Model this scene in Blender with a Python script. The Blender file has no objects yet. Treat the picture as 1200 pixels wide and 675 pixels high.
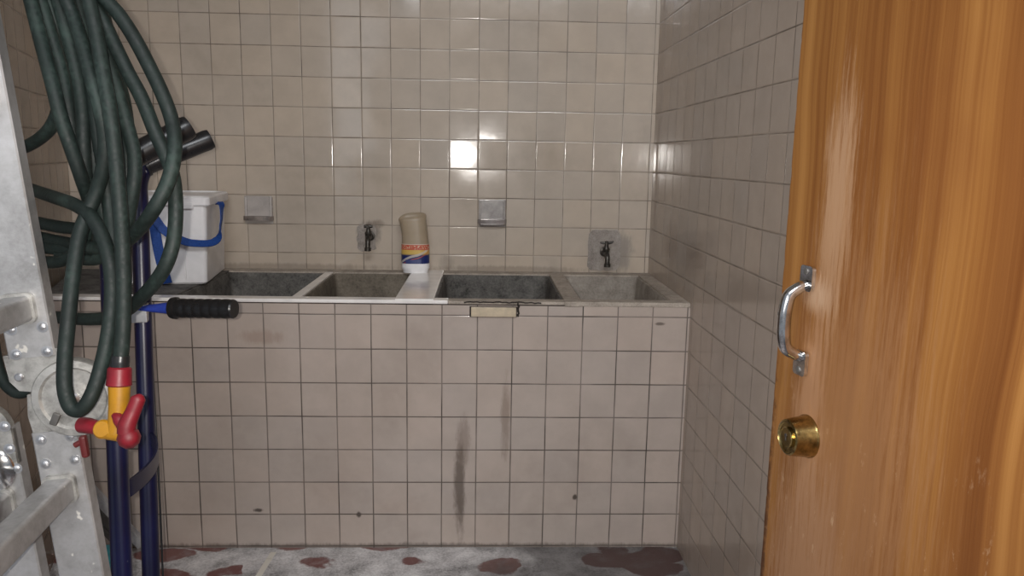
import bpy, bmesh, math, random
from mathutils import Vector, Matrix, Quaternion
random.seed(7)
S = bpy.context.scene
COL = S.collection

# ------------------------------------------------------------------ camera, light, exposure
CAM = Vector((1.01042, -2.98975, 1.26304))
RX = Vector((0.99918583, -0.0363938, 0.0174116))
RY = Vector((0.03879459, 0.98518825, -0.1670302))
RZ = Vector((-0.01107484, 0.16756968, 0.98579803))
FPX = 903.0
cd = bpy.data.cameras.new('camera'); cam = bpy.data.objects.new('camera', cd); COL.objects.link(cam)
cd.sensor_fit = 'HORIZONTAL'; cd.sensor_width = 36.0; cd.lens = 36.0 * FPX / 1200.0; cd.clip_start = 0.02
cam.matrix_world = Matrix(((RX.x, RZ.x, -RY.x, CAM.x), (RX.y, RZ.y, -RY.y, CAM.y), (RX.z, RZ.z, -RY.z, CAM.z), (0, 0, 0, 1)))
S.camera = cam

S.view_settings.view_transform = 'Standard'; S.view_settings.look = 'None'
S.view_settings.gamma = 1.0; S.view_settings.use_curve_mapping = False
S.view_settings.exposure = 0.0
S.cycles.blur_glossy = 0.0      # keep the true mirror images in the glazed tiles

w = bpy.data.worlds.new('world'); S.world = w; w.use_nodes = True
w.node_tree.nodes['Background'].inputs[0].default_value = (0.80, 0.88, 1.0, 1)
w.node_tree.nodes['Background'].inputs[1].default_value = 0.32

def lamp(name, kind, loc, energy, color, direction=None, **kw):
    d = bpy.data.lights.new(name, kind); d.energy = energy; d.color = color
    for k, v in kw.items(): setattr(d, k, v)
    o = bpy.data.objects.new(name, d); COL.objects.link(o); o.location = loc
    if direction is not None: o.rotation_euler = Vector(direction).to_track_quat('-Z', 'Y').to_euler()
    return o
# the phone's own flash, a couple of centimetres left of and above the lens
lamp('phone_flash', 'SPOT', CAM - RX * 0.017 + RZ * 0.006, 57.0, (1.0, 0.945, 0.89), RY, spot_size=math.radians(142), spot_blend=1.0, shadow_soft_size=0.004)
# daylight through the open yard doorway behind the camera
lamp('yard_daylight', 'AREA', (1.1, -3.9, 3.0), 46.0, (0.95, 0.97, 1.0), (-0.15, 1.0, -0.62), shape='RECTANGLE', size=1.6, size_y=0.7)

# fill lamp added behind left for the ladder; left wall cut short for it
lamp('side_fill', 'AREA', (-0.32, -4.1, 1.75), 7.0, (0.93, 0.96, 1.0), (0.25, 1.0, -0.12), shape='RECTANGLE', size=0.9, size_y=1.7)

# ------------------------------------------------------------------ helpers
def at(px, py, depth):
    """point seen at photo pixel px, py (1200 x 675), depth metres ahead of the camera"""
    return CAM + depth * (RX * ((px - 600) / FPX) + RY - RZ * ((py - 337.5) / FPX))
def on_plane(px, py, axis, val):
    d = at(px, py, 1.0) - CAM
    return CAM + d * ((val - CAM[axis]) / d[axis])

def finish(name, bm, mat, parent=None, smooth=True, angle=35):
    bmesh.ops.recalc_face_normals(bm, faces=bm.faces[:])
    me = bpy.data.meshes.new(name); bm.to_mesh(me); bm.free()
    if mat: me.materials.append(mat)
    if smooth:
        for p in me.polygons: p.use_smooth = True
        me.set_sharp_from_angle(angle=math.radians(angle))
    o = bpy.data.objects.new(name, me); COL.objects.link(o)
    if smooth and len(me.vertices) < 6000:
        wn = o.modifiers.new('weighted_normal', 'WEIGHTED_NORMAL'); wn.keep_sharp = True
    if parent:
        o.parent = parent
        o.matrix_parent_inverse = world_of(parent).inverted()
    return o
def world_of(o):
    if o.parent is None: return o.matrix_basis.copy()
    return world_of(o.parent) @ o.matrix_parent_inverse @ o.matrix_basis
def thing(name, label, cat, loc, group=None):
    o = bpy.data.objects.new(name, None); COL.objects.link(o); o.location = loc; o.empty_display_size = 0.05
    o['label'] = label; o['category'] = cat
    if group: o['group'] = group
    return o
def structure(o): o['kind'] = 'structure'; return o

def merge(dst, src):
    me = bpy.data.meshes.new('tmp'); src.to_mesh(me); src.free(); dst.from_mesh(me); bpy.data.meshes.remove(me)
def add_box(bm, c, s, bev=0.0, M=None, seg=2):
    t = bmesh.new(); bmesh.ops.create_cube(t, size=1.0)
    for v in t.verts: v.co = Vector((v.co.x * s[0], v.co.y * s[1], v.co.z * s[2]))
    if bev > 0: bmesh.ops.bevel(t, geom=t.edges[:] + t.verts[:], offset=bev, segments=seg, affect='EDGES', profile=0.5)
    X = Matrix.Translation(c) if M is None else M @ Matrix.Translation(c)
    bmesh.ops.transform(t, matrix=X, verts=t.verts[:]); merge(bm, t)
def smooth_path(P, n=8):
    P = [Vector(p) for p in P]
    if len(P) < 3: return P
    Q = [P[0] * 2 - P[1]] + P + [P[-1] * 2 - P[-2]]; out = []
    for i in range(1, len(Q) - 2):
        a, b, c, d = Q[i - 1:i + 3]
        for k in range(n):
            t = k / n
            out.append(0.5 * ((2 * b) + (c - a) * t + (2 * a - 5 * b + 4 * c - d) * t * t + (3 * b - a - 3 * c + d) * t ** 3))
    out.append(P[-1]); return out
def add_tube(bm, P, r, sides=14, caps=True, prof=None):
    """sweep a circle (or closed 2-D profile) along P; r is a number or a list"""
    P = [Vector(p) for p in P]; n = len(P)
    R = r if isinstance(r, (list, tuple)) else [r] * n
    T = [(P[min(i + 1, n - 1)] - P[max(i - 1, 0)]).normalized() for i in range(n)]
    u = T[0].orthogonal().normalized()
    if abs(T[0].z) < 0.9: u = T[0].cross(Vector((0, 0, 1))).normalized()
    rings = []
    for i in range(n):
        if i: u = (u - T[i] * u.dot(T[i])).normalized()
        v = T[i].cross(u)
        if prof: ring = [bm.verts.new(P[i] + (u * a + v * b) * R[i]) for a, b in prof]
        else: ring = [bm.verts.new(P[i] + (u * math.cos(2 * math.pi * k / sides) + v * math.sin(2 * math.pi * k / sides)) * R[i]) for k in range(sides)]
        rings.append(ring)
    m = len(rings[0])
    for i in range(n - 1):
        for k in range(m): bm.faces.new((rings[i][k], rings[i][(k + 1) % m], rings[i + 1][(k + 1) % m], rings[i + 1][k]))
    if caps: bm.faces.new(rings[0][::-1]); bm.faces.new(rings[-1])
def add_lathe(bm, prof, M, sides=32):
    """prof: (radius, height) along local z of M"""
    rings = []
    for r, z in prof:
        if r < 1e-6: rings.append([bm.verts.new(M @ Vector((0, 0, z)))])
        else: rings.append([bm.verts.new(M @ Vector((r * math.cos(2 * math.pi * k / sides), r * math.sin(2 * math.pi * k / sides), z))) for k in range(sides)])
    for a, b in zip(rings, rings[1:]):
        if len(a) == 1 and len(b) == 1: continue
        for k in range(sides):
            q = (k + 1) % sides
            if len(a) == 1: bm.faces.new((a[0], b[k], b[q]))
            elif len(b) == 1: bm.faces.new((a[k], a[q], b[0]))
            else: bm.faces.new((a[k], a[q], b[q], b[k]))
def frame(o, x, y, z):
    return Matrix(((x.x, y.x, z.x, o.x), (x.y, y.y, z.y, o.y), (x.z, y.z, z.z, o.z), (0, 0, 0, 1)))
def axis_frame(o, z, hint=Vector((0, 0, 1))):
    z = z.normalized(); x = hint.cross(z)
    if x.length < 1e-3: x = Vector((1, 0, 0)).cross(z)
    x.normalize(); return frame(o, x, z.cross(x), z)
def add_prism(bm, poly, h, M):
    """2-D polygon in M's xy extruded 0..h along M's z"""
    a = [bm.verts.new(M @ Vector((x, y, 0))) for x, y in poly]; b = [bm.verts.new(M @ Vector((x, y, h))) for x, y in poly]
    n = len(poly); bm.faces.new(a[::-1]); bm.faces.new(b)
    for i in range(n): bm.faces.new((a[i], a[(i + 1) % n], b[(i + 1) % n], b[i]))
def rrect(w, h, r, n=5, cx=0, cy=0):
    out = []
    for sx, sy, a0 in ((1, 1, 0), (-1, 1, 90), (-1, -1, 180), (1, -1, 270)):
        for k in range(n + 1):
            a = math.radians(a0 + 90 * k / n)
            out.append((cx + sx * (w / 2 - r) + r * math.cos(a), cy + sy * (h / 2 - r) + r * math.sin(a)))
    return out

# ------------------------------------------------------------------ materials
class NT:
    def __init__(s, name):
        s.m = bpy.data.materials.new(name); s.m.use_nodes = True; s.t = s.m.node_tree
        s.b = s.t.nodes['Principled BSDF']; s.c = s.t.nodes.new('ShaderNodeTexCoord')
    def n(s, t, **kw):
        x = s.t.nodes.new(t)
        for k, v in kw.items(): setattr(x, k, v)
        return x
    def l(s, a, b): s.t.links.new(a, b)
    def put(s, sock, v):
        if hasattr(v, 'is_output') or hasattr(v, 'links'): s.l(v, sock)
        else: sock.default_value = v
    def math(s, op, a, b=0.0, c=0.0, clamp=False):
        x = s.n('ShaderNodeMath', operation=op, use_clamp=clamp)
        for i, v in enumerate((a, b, c)): s.put(x.inputs[i], v)
        return x.outputs[0]
    def noise(s, vec, scale, detail=3, rough=0.5, dist=0.0, stretch=None):
        if stretch:
            mp = s.n('ShaderNodeMapping'); mp.inputs['Scale'].default_value = stretch; s.l(vec, mp.inputs[0]); vec = mp.outputs[0]
        x = s.n('ShaderNodeTexNoise'); s.l(vec, x.inputs['Vector'])
        x.inputs['Scale'].default_value = scale; x.inputs['Detail'].default_value = detail
        x.inputs['Roughness'].default_value = rough; x.inputs['Distortion'].default_value = dist
        return x.outputs[0]
    def ramp(s, f, stops):
        x = s.n('ShaderNodeValToRGB'); s.l(f, x.inputs[0]); e = x.color_ramp.elements
        while len(e) < len(stops): e.new(0.5)
        for i, (p, c) in enumerate(stops):
            e[i].position = p; e[i].color = (c, c, c, 1) if isinstance(c, (int, float)) else (*c, 1)
        return x.outputs[0]
    def mix(s, f, a, b, blend='MIX'):
        x = s.n('ShaderNodeMix', data_type='RGBA', blend_type=blend)
        s.put(x.inputs[0], f)
        for i, v in ((6, a), (7, b)): s.put(x.inputs[i], (*v, 1) if isinstance(v, tuple) and len(v) == 3 else v)
        return x.outputs[2]
    def span(s, v, a, b):
        return s.n_map(v, a, b)
    def n_map(s, v, a, b, lo=0.0, hi=1.0, smooth=True):
        x = s.n('ShaderNodeMapRange', interpolation_type='SMOOTHSTEP' if smooth else 'LINEAR'); s.put(x.inputs[0], v)
        x.inputs[1].default_value = a; x.inputs[2].default_value = b; x.inputs[3].default_value = lo; x.inputs[4].default_value = hi
        return x.outputs[0]
    def bump(s, h, strength, dist=0.01):
        x = s.n('ShaderNodeBump'); x.inputs['Strength'].default_value = strength; x.inputs['Distance'].default_value = dist
        s.l(h, x.inputs['Height']); s.l(x.outputs[0], s.b.inputs['Normal'])
    def set(s, **kw):
        names = dict(color='Base Color', rough='Roughness', metal='Metallic', trans='Transmission Weight', ior='IOR', coat='Coat Weight', coatr='Coat Roughness', spec='Specular IOR Level', alpha='Alpha', sub='Subsurface Weight')
        for k, v in kw.items():
            sk = s.b.inputs[names[k]]
            s.put(sk, (*v, 1) if isinstance(v, tuple) and len(v) == 3 else v)
        return s.m

def plain(name, color, rough=0.5, metal=0.0, grime=0.12, scale=30, bump=0.0, **kw):
    t = NT(name); f = t.noise(t.c.outputs['Object'], scale, 5, 0.6)
    dark = tuple(c * (1 - 2.2 * grime) for c in color); light = tuple(min(1, c * (1 + grime)) for c in color)
    t.set(color=t.ramp(f, [(0.3, dark), (0.6, light)]), rough=t.n_map(f, 0.2, 0.8, rough * 1.25, rough * 0.8), metal=metal, **kw)
    if bump: t.bump(f, bump, 0.002)
    return t.m

T = 0.11
def tile(name, base, uo=0.0, stains=(), dirt=0.25, grout=(0.105, 0.083, 0.064), seed=0.0, tilt=0.55, rough=0.095, vo=0.0059, var=0.05, crooked=(), gw=1.12):
    """square glazed wall tiles in the object's local xz plane"""
    t = NT(name); sp = t.n('ShaderNodeSeparateXYZ'); t.l(t.c.outputs['Object'], sp.inputs[0])
    wob = t.noise(t.c.outputs['Object'], 3.0, 2); wob2 = t.math('MULTIPLY', t.math('SUBTRACT', wob, 0.5), 0.004)
    u = t.math('DIVIDE', t.math('ADD', t.math('SUBTRACT', sp.outputs[0], uo), wob2), T)
    v = t.math('DIVIDE', t.math('ADD', t.math('SUBTRACT', sp.outputs[2], vo), wob2), T)
    iu, iv = t.math('FLOOR', u), t.math('FLOOR', v)
    fu, fv = t.math('SUBTRACT', u, iu), t.math('SUBTRACT', v, iv)
    def edge(f): return t.math('MINIMUM', f, t.math('SUBTRACT', 1.0, f))
    e = t.math('MINIMUM', edge(fu), edge(fv))
    cv = t.n('ShaderNodeCombineXYZ'); t.l(iu, cv.inputs[0]); t.l(iv, cv.inputs[1]); cv.inputs[2].default_value = seed
    wn = t.n('ShaderNodeTexWhiteNoise', noise_dimensions='3D'); t.l(cv.outputs[0], wn.inputs['Vector'])
    rc = t.n('ShaderNodeSeparateColor'); t.l(wn.outputs['Color'], rc.inputs[0])
    # colour: per-tile shade, soft mottling, blotchy dirt, grout
    val = t.n_map(wn.outputs['Value'], 0, 1, 1 - var, 1 + var * 0.6, smooth=False)
    mot = t.noise(t.c.outputs['Object'], 9.0, 4, 0.6); val = t.math('MULTIPLY', val, t.n_map(mot, 0.25, 0.75, 0.93, 1.05))
    hs = t.n('ShaderNodeHueSaturation'); hs.inputs['Color'].default_value = (*base, 1)
    t.l(val, hs.inputs['Value']); t.l(t.n_map(rc.outputs[0], 0, 1, 0.92, 1.06), hs.inputs['Saturation'])
    c = hs.outputs[0]
    if dirt:
        g = t.noise(t.c.outputs['Object'], 2.2, 5, 0.62); c = t.mix(t.math('MULTIPLY', t.n_map(g, 0.5, 0.72), dirt), c, (0.20, 0.155, 0.115))
    for (x0, z0, sx, sz, amt, col) in stains:
        dx = t.math('DIVIDE', t.math('SUBTRACT', sp.outputs[0], x0), sx); dz = t.math('DIVIDE', t.math('SUBTRACT', sp.outputs[2], z0), sz)
        d = t.math('SQRT', t.math('ADD', t.math('MULTIPLY', dx, dx), t.math('MULTIPLY', dz, dz)))
        nz = t.noise(t.c.outputs['Object'], 26, 4, 0.7, stretch=(1.6, 1, 0.5))
        d = t.math('ADD', d, t.math('MULTIPLY', t.math('SUBTRACT', nz, 0.5), 1.3))
        c = t.mix(t.math('MULTIPLY', t.n_map(d, 0.35, 1.05, 1.0, 0.0), amt), c, col)
    gm = t.math('MULTIPLY', t.n_map(e, 0.007 * gw, 0.019 * gw, 1.0, 0.0), t.n_map(t.noise(t.c.outputs['Object'], 5, 3, 0.6), 0.3, 0.7, 0.55, 1.0))
    gn = t.noise(t.c.outputs['Object'], 14, 4, 0.6)
    c = t.mix(gm, c, t.mix(t.n_map(gn, 0.3, 0.7), grout, tuple(min(1, q * 2.6) for q in grout)))
    # relief: rounded tile edges and a slightly different set of every tile
    h = t.n_map(e, 0.006, 0.042, 0.0, 1.0)
    tl = t.math('ADD', t.math('MULTIPLY', t.math('SUBTRACT', rc.outputs[1], 0.5), t.math('SUBTRACT', fu, 0.5)),
                t.math('MULTIPLY', t.math('SUBTRACT', rc.outputs[2], 0.5), t.math('SUBTRACT', fv, 0.5)))
    hh = t.math('ADD', t.math('MULTIPLY', h, 0.0005), t.math('MULTIPLY', tl, T * 0.03 * tilt))
    for (a, b, su, sv) in crooked:          # single tiles set a little out of true
        here = t.math('MULTIPLY', t.math('COMPARE', iu, float(a), 0.1), t.math('COMPARE', iv, float(b), 0.1))
        pl = t.math('ADD', t.math('MULTIPLY', t.math('SUBTRACT', fu, 0.5), su * T), t.math('MULTIPLY', t.math('SUBTRACT', fv, 0.5), sv * T))
        hh = t.math('ADD', hh, t.math('MULTIPLY', here, pl))
    hh = t.math('ADD', hh, t.math('MULTIPLY', t.noise(t.c.outputs['Object'], 16, 2, 0.5), 0.00018))
    t.set(color=c, rough=t.math('ADD', t.math('MULTIPLY', gm, 0.55), t.n_map(mot, 0.3, 0.8, rough, rough * 1.4)), spec=0.5)
    t.bump(hh, 1.0, 1.0)
    return t.m

M = {}
GREY = (0.16, 0.14, 0.125); DARK = (0.07, 0.055, 0.045)
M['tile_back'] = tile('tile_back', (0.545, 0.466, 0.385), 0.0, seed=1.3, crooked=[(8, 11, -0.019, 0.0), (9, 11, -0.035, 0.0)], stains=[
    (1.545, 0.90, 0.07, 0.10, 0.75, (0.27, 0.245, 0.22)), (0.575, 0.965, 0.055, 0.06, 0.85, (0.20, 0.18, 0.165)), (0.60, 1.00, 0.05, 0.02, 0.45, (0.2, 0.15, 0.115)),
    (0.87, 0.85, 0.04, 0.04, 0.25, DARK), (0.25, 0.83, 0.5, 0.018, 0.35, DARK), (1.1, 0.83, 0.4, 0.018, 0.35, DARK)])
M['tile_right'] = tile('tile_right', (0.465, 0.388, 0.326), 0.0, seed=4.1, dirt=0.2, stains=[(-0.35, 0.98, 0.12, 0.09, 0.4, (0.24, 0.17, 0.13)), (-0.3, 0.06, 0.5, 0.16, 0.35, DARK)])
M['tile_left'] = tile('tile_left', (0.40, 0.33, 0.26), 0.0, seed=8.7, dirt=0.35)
M['tile_front'] = tile('tile_front', (0.50, 0.424, 0.374), 0.007, seed=2.9, dirt=0.22, gw=1.25, grout=(0.035, 0.027, 0.022), stains=[
    (0.944, 0.20, 0.022, 0.20, 0.85, (0.13, 0.10, 0.08)), (0.955, 0.36, 0.03, 0.10, 0.5, (0.2, 0.15, 0.12)), (1.09, 0.45, 0.02, 0.17, 0.55, (0.22, 0.16, 0.12)),
    (0.62, 0.115, 0.012, 0.012, 0.9, DARK), (1.32, 0.175, 0.01, 0.012, 0.9, DARK), (1.57, 0.755, 0.02, 0.006, 0.7, DARK), (0.33, 0.70, 0.09, 0.03, 0.4, (0.3, 0.2, 0.15)),
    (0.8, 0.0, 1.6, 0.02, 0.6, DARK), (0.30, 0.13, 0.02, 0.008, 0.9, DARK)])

def concrete(name, lo, hi, scale=18, bump=0.5, rough=0.85):
    t = NT(name); a = t.noise(t.c.outputs['Object'], scale, 7, 0.7); b = t.noise(t.c.outputs['Object'], scale * 9, 4, 0.7)
    f = t.math('ADD', t.math('MULTIPLY', a, 0.62), t.math('MULTIPLY', b, 0.38))
    mid = tuple((p + q) / 2 for p, q in zip(lo, hi))
    t.set(color=t.ramp(f, [(0.36, lo), (0.5, mid), (0.66, hi)]), rough=rough); t.bump(f, bump, 0.004); return t.m
M['basin_dark'] = concrete('basin_dark', (0.030, 0.028, 0.026), (0.20, 0.19, 0.175), 16)
M['basin_mid'] = concrete('basin_mid', (0.085, 0.07, 0.052), (0.25, 0.215, 0.17), 14)
M['basin_light'] = concrete('basin_light', (0.20, 0.175, 0.15), (0.44, 0.395, 0.345), 14)
M['cement'] = concrete('cement', (0.24, 0.205, 0.17), (0.56, 0.49, 0.42), 20)
M['cement_patch'] = concrete('cement_patch', (0.20, 0.175, 0.155), (0.46, 0.41, 0.37), 22)
M['white_tile'] = plain('white_tile', (0.90, 0.87, 0.84), 0.14, grime=0.06, scale=12)
M['cream_tile'] = plain('cream_tile', (0.60, 0.50, 0.36), 0.3, grime=0.08)
M['void'] = plain('void', (0.03, 0.024, 0.02), 0.9)
M['ceiling'] = plain('ceiling_paint', (0.6, 0.58, 0.54), 0.9, grime=0.05, scale=4)
M['aluminium'] = None
def aluminium():
    t = NT('aluminium'); o = t.c.outputs['Object']
    a = t.noise(o, 6, 6, 0.65); b = t.noise(o, 60, 5, 0.7); sp = t.noise(o, 34, 3, 0.6)
    c = t.ramp(t.math('ADD', t.math('MULTIPLY', a, 0.6), t.math('MULTIPLY', b, 0.4)), [(0.3, (0.28, 0.272, 0.265)), (0.52, (0.46, 0.455, 0.452)), (0.72, (0.58, 0.58, 0.59))])
    splash = t.n_map(sp, 0.68, 0.72)
    c = t.mix(t.math('MULTIPLY', splash, 0.8), c, (0.62, 0.60, 0.55))
    t.set(color=c, metal=t.n_map(splash, 0, 1, 0.72, 0.1), rough=t.n_map(a, 0.3, 0.7, 0.45, 0.6)); t.bump(b, 0.25, 0.001); return t.m
M['aluminium'] = aluminium()
M['cast'] = plain('cast_alloy', (0.42, 0.41, 0.385), 0.5, 0.7, grime=0.25, scale=45, bump=0.4)
M['rivet'] = plain('rivet', (0.55, 0.55, 0.56), 0.35, 0.9)
M['dark_metal'] = plain('dark_metal', (0.13, 0.125, 0.118), 0.5, 0.5)
M['chrome'] = plain('chrome', (0.62, 0.61, 0.60), 0.13, 1.0, grime=0.18, scale=90)
M['brass'] = plain('brass', (0.34, 0.25, 0.10), 0.22, 1.0, grime=0.3, scale=80, bump=0.15)
M['old_brass'] = plain('old_brass', (0.075, 0.068, 0.06), 0.4, 0.7, grime=0.3, scale=120)
def blue_paint():
    t = NT('blue_paint'); o = t.c.outputs['Object']; sp = t.noise(o, 70, 3, 0.6); a = t.noise(o, 12, 4)
    c = t.ramp(a, [(0.3, (0.004, 0.0045, 0.024)), (0.7, (0.007, 0.009, 0.050))])
    c = t.mix(t.n_map(sp, 0.71, 0.74), c, (0.30, 0.30, 0.32))
    t.set(color=c, rough=0.33, coat=0.15); return t.m
M['blue_paint'] = blue_paint()
M['bright_blue'] = plain('bright_blue_enamel', (0.03, 0.06, 0.36), 0.25)
M['rubber'] = plain('black_rubber', (0.012, 0.012, 0.013), 0.3, grime=0.1)
def hose_mat():
    t = NT('green_hose'); o = t.c.outputs['Object']; a = t.noise(o, 10, 5, 0.6); b = t.noise(o, 150, 3, 0.6)
    f = t.math('ADD', t.math('MULTIPLY', a, 0.7), t.math('MULTIPLY', b, 0.3))
    c = t.ramp(f, [(0.35, (0.004, 0.0075, 0.0065)), (0.52, (0.008, 0.0155, 0.013)), (0.68, (0.026, 0.044, 0.037))])
    t.set(color=c, rough=t.n_map(b, 0.3, 0.7, 0.55, 0.72), spec=0.4); t.bump(b, 0.3, 0.001); return t.m
M['hose'] = hose_mat()
M['grey_paint'] = plain('grey_paint', (0.36, 0.36, 0.37), 0.5)
M['dark_red'] = plain('dark_red_plastic', (0.11, 0.012, 0.012), 0.45)
M['red'] = plain('red_plastic', (0.165, 0.006, 0.013), 0.48, grime=0.15)
M['yellow'] = plain('yellow_plastic', (0.33, 0.155, 0.007), 0.45, grime=0.12)
M['white_plastic'] = plain('white_plastic', (0.86, 0.85, 0.86), 0.4, grime=0.04, scale=14)
M['strap'] = plain('blue_webbing', (0.006, 0.055, 0.27), 0.6, grime=0.1, scale=200, bump=0.4)
M['teal'] = plain('teal_plastic', (0.02, 0.28, 0.34), 0.4)
M['porcelain'] = plain('grey_porcelain', (0.42, 0.39, 0.37), 0.12, grime=0.15, scale=25)
M['porcelain_dull'] = plain('dull_porcelain', (0.46, 0.42, 0.395), 0.25, grime=0.06, scale=25)
M['porcelain_tray'] = plain('worn_porcelain', (0.27, 0.24, 0.23), 0.2, grime=0.15, scale=25)
M['scum'] = plain('grimy_porcelain', (0.22, 0.185, 0.165), 0.4, grime=0.3, scale=40)

def wood():
    t = NT('varnished_wood'); o = t.c.outputs['Object']; sp = t.n('ShaderNodeSeparateXYZ'); t.l(o, sp.inputs[0])
    warp = t.noise(o, 1.6, 3, 0.5, stretch=(1, 1, 0.8))
    cmb = t.n('ShaderNodeCombineXYZ')
    t.l(t.math('ADD', sp.outputs[0], t.math('MULTIPLY', warp, 0.085)), cmb.inputs[0]); t.l(t.math('MULTIPLY', sp.outputs[2], 0.05), cmb.inputs[2])
    band = t.noise(cmb.outputs[0], 13, 4, 0.55, stretch=(2.0, 1, 0.3))
    fine = t.noise(cmb.outputs[0], 95, 5, 0.65, stretch=(1.6, 1, 0.3))
    blot = t.noise(o, 4.5, 4, 0.6, stretch=(1, 1, 0.45))
    f = t.math('ADD', t.math('MULTIPLY', band, 0.66), t.math('MULTIPLY', fine, 0.34))
    c = t.ramp(f, [(0.34, (0.125, 0.043, 0.010)), (0.46, (0.18, 0.070, 0.017)), (0.56, (0.235, 0.102, 0.026)), (0.70, (0.31, 0.148, 0.042))])
    c = t.mix(t.math('MULTIPLY', t.n_map(blot, 0.52, 0.75), 0.5), c, (0.15, 0.05, 0.014))
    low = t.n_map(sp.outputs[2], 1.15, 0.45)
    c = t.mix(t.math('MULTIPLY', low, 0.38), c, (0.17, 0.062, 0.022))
    # worn, pale patch where the varnish has been rubbed off beside the handle
    def blob(x0, z0, sx, sz, col, amt, c, st=(4.0, 1, 0.22)):
        dx = t.math('DIVIDE', t.math('SUBTRACT', sp.outputs[0], x0), sx); dz = t.math('DIVIDE', t.math('SUBTRACT', sp.outputs[2], z0), sz)
        d = t.math('SQRT', t.math('ADD', t.math('MULTIPLY', dx, dx), t.math('MULTIPLY', dz, dz)))
        nz = t.noise(o, 40, 6, 0.8, stretch=st)
        d = t.math('ADD', d, t.math('MULTIPLY', t.math('SUBTRACT', nz, 0.5), 2.6))
        return t.mix(t.math('MULTIPLY', t.n_map(d, 0.3, 1.1, 1.0, 0.0), amt), c, col)
    c = blob(0.105, 1.21, 0.035, 0.17, (0.37, 0.225, 0.13), 0.85, c)
    c = blob(0.085, 1.10, 0.04, 0.03, (0.42, 0.28, 0.18), 0.95, c)
    c = blob(0.085, 0.95, 0.035, 0.16, (0.36, 0.20, 0.11), 0.85, c)
    c = blob(0.16, 0.90, 0.16, 0.35, (0.29, 0.15, 0.07), 0.55, c)
    c = blob(0.10, 0.70, 0.10, 0.25, (0.30, 0.165, 0.09), 0.75, c)
    c = blob(0.0, 0.70, 0.012, 0.3, (0.04, 0.015, 0.008), 0.8, c, (1, 1, 1))
    scr = t.noise(o, 55, 5, 0.75, stretch=(1.0, 1, 0.4)); scr2 = t.n_map(sp.outputs[2], 1.1, 0.7)
    c = t.mix(t.math('MULTIPLY', t.math('MULTIPLY', t.n_map(scr, 0.59, 0.68), scr2), 0.8), c, (0.42, 0.28, 0.17))
    t.set(color=c, rough=t.n_map(fine, 0.3, 0.7, 0.5, 0.62), spec=0.25); t.bump(fine, 0.08, 0.002); return t.m
M['wood'] = wood()

def floor_mat():
    t = NT('floor_stone'); o = t.c.outputs['Object']
    n1 = t.n('ShaderNodeTexNoise'); t.l(o, n1.inputs['Vector']); n1.inputs['Scale'].default_value = 5; n1.inputs['Detail'].default_value = 3
    mx = t.n('ShaderNodeMix', data_type='VECTOR'); mx.inputs[0].default_value = 0.10; t.l(o, mx.inputs[4]); t.l(n1.outputs['Color'], mx.inputs[5])
    mp = t.n('ShaderNodeMapping'); mp.inputs['Rotation'].default_value = (0, 0, 0.6); mp.inputs['Scale'].default_value = (0.62, 1.25, 1.0); t.l(mx.outputs[1], mp.inputs[0])
    vo = t.n('ShaderNodeTexVoronoi', feature='F1'); t.l(mp.outputs[0], vo.inputs['Vector']); vo.inputs['Scale'].default_value = 8.0
    rc = t.n('ShaderNodeSeparateColor'); t.l(vo.outputs['Color'], rc.inputs[0])
    size = t.n_map(rc.outputs[1], 0, 1, 0.30, 0.52, smooth=False)
    nz = t.noise(o, 40, 4, 0.65)
    d = t.math('SUBTRACT', t.math('ADD', vo.outputs['Distance'], t.math('MULTIPLY', t.math('SUBTRACT', nz, 0.5), 0.12)), size)
    inside = t.n_map(d, -0.02, 0.03, 1.0, 0.0)
    pick = t.n_map(rc.outputs[0], 0.12, 0.15)
    stone = t.mix(rc.outputs[2], (0.19, 0.075, 0.07), (0.30, 0.17, 0.155))
    stone = t.mix(t.n_map(t.noise(o, 18, 5, 0.7), 0.45, 0.7), stone, (0.30, 0.22, 0.22))
    sp = t.noise(o, 130, 5, 0.75); sp2 = t.noise(o, 12, 5, 0.65)
    cem = t.ramp(t.math('ADD', t.math('MULTIPLY', sp, 0.42), t.math('MULTIPLY', sp2, 0.58)), [(0.36, (0.20, 0.195, 0.20)), (0.5, (0.60, 0.59, 0.60)), (0.62, (0.88, 0.87, 0.88))])
    c = t.mix(t.math('MULTIPLY', inside, pick), cem, stone)
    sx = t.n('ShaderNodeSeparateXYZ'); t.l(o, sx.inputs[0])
    right_shade = t.n_map(t.math('ADD', sx.outputs[0], t.math('MULTIPLY', t.math('SUBTRACT', t.noise(o, 4, 4, 0.6), 0.5), 0.9)), 0.85, 1.2)
    c = t.mix(t.math('MULTIPLY', right_shade, 0.72), c, (0.035, 0.030, 0.029))  # shade over the right part of the floor, put into its colour
    stripx = t.math('ABSOLUTE', t.math('SUBTRACT', sx.outputs[0], t.math('MULTIPLY_ADD', sx.outputs[1], 0.05, 0.384)))
    c = t.mix(t.math('MULTIPLY', t.n_map(stripx, 0.008, 0.011, 1.0, 0.0), t.n_map(sx.outputs[1], -0.66, -0.67)), c, (0.80, 0.77, 0.70))
    t.set(color=c, rough=0.5); t.bump(t.math('ADD', sp, inside), 0.35, 0.004); return t.m
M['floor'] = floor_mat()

def bottle_mat():
    t = NT('jug_plastic'); o = t.c.outputs['Object']; sp = t.n('ShaderNodeSeparateXYZ'); t.l(o, sp.inputs[0])
    f = t.noise(o, 30, 3)
    t.set(color=t.mix(f, (0.40, 0.315, 0.22), (0.48, 0.39, 0.28)), rough=0.35); t.b.inputs['Subsurface Weight'].default_value = 0.25
    t.b.inputs['Subsurface Radius'].default_value = (0.02, 0.014, 0.008)
    t.b.inputs['Alpha'].default_value = 0.86; return t.m
M['jug'] = bottle_mat()

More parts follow.
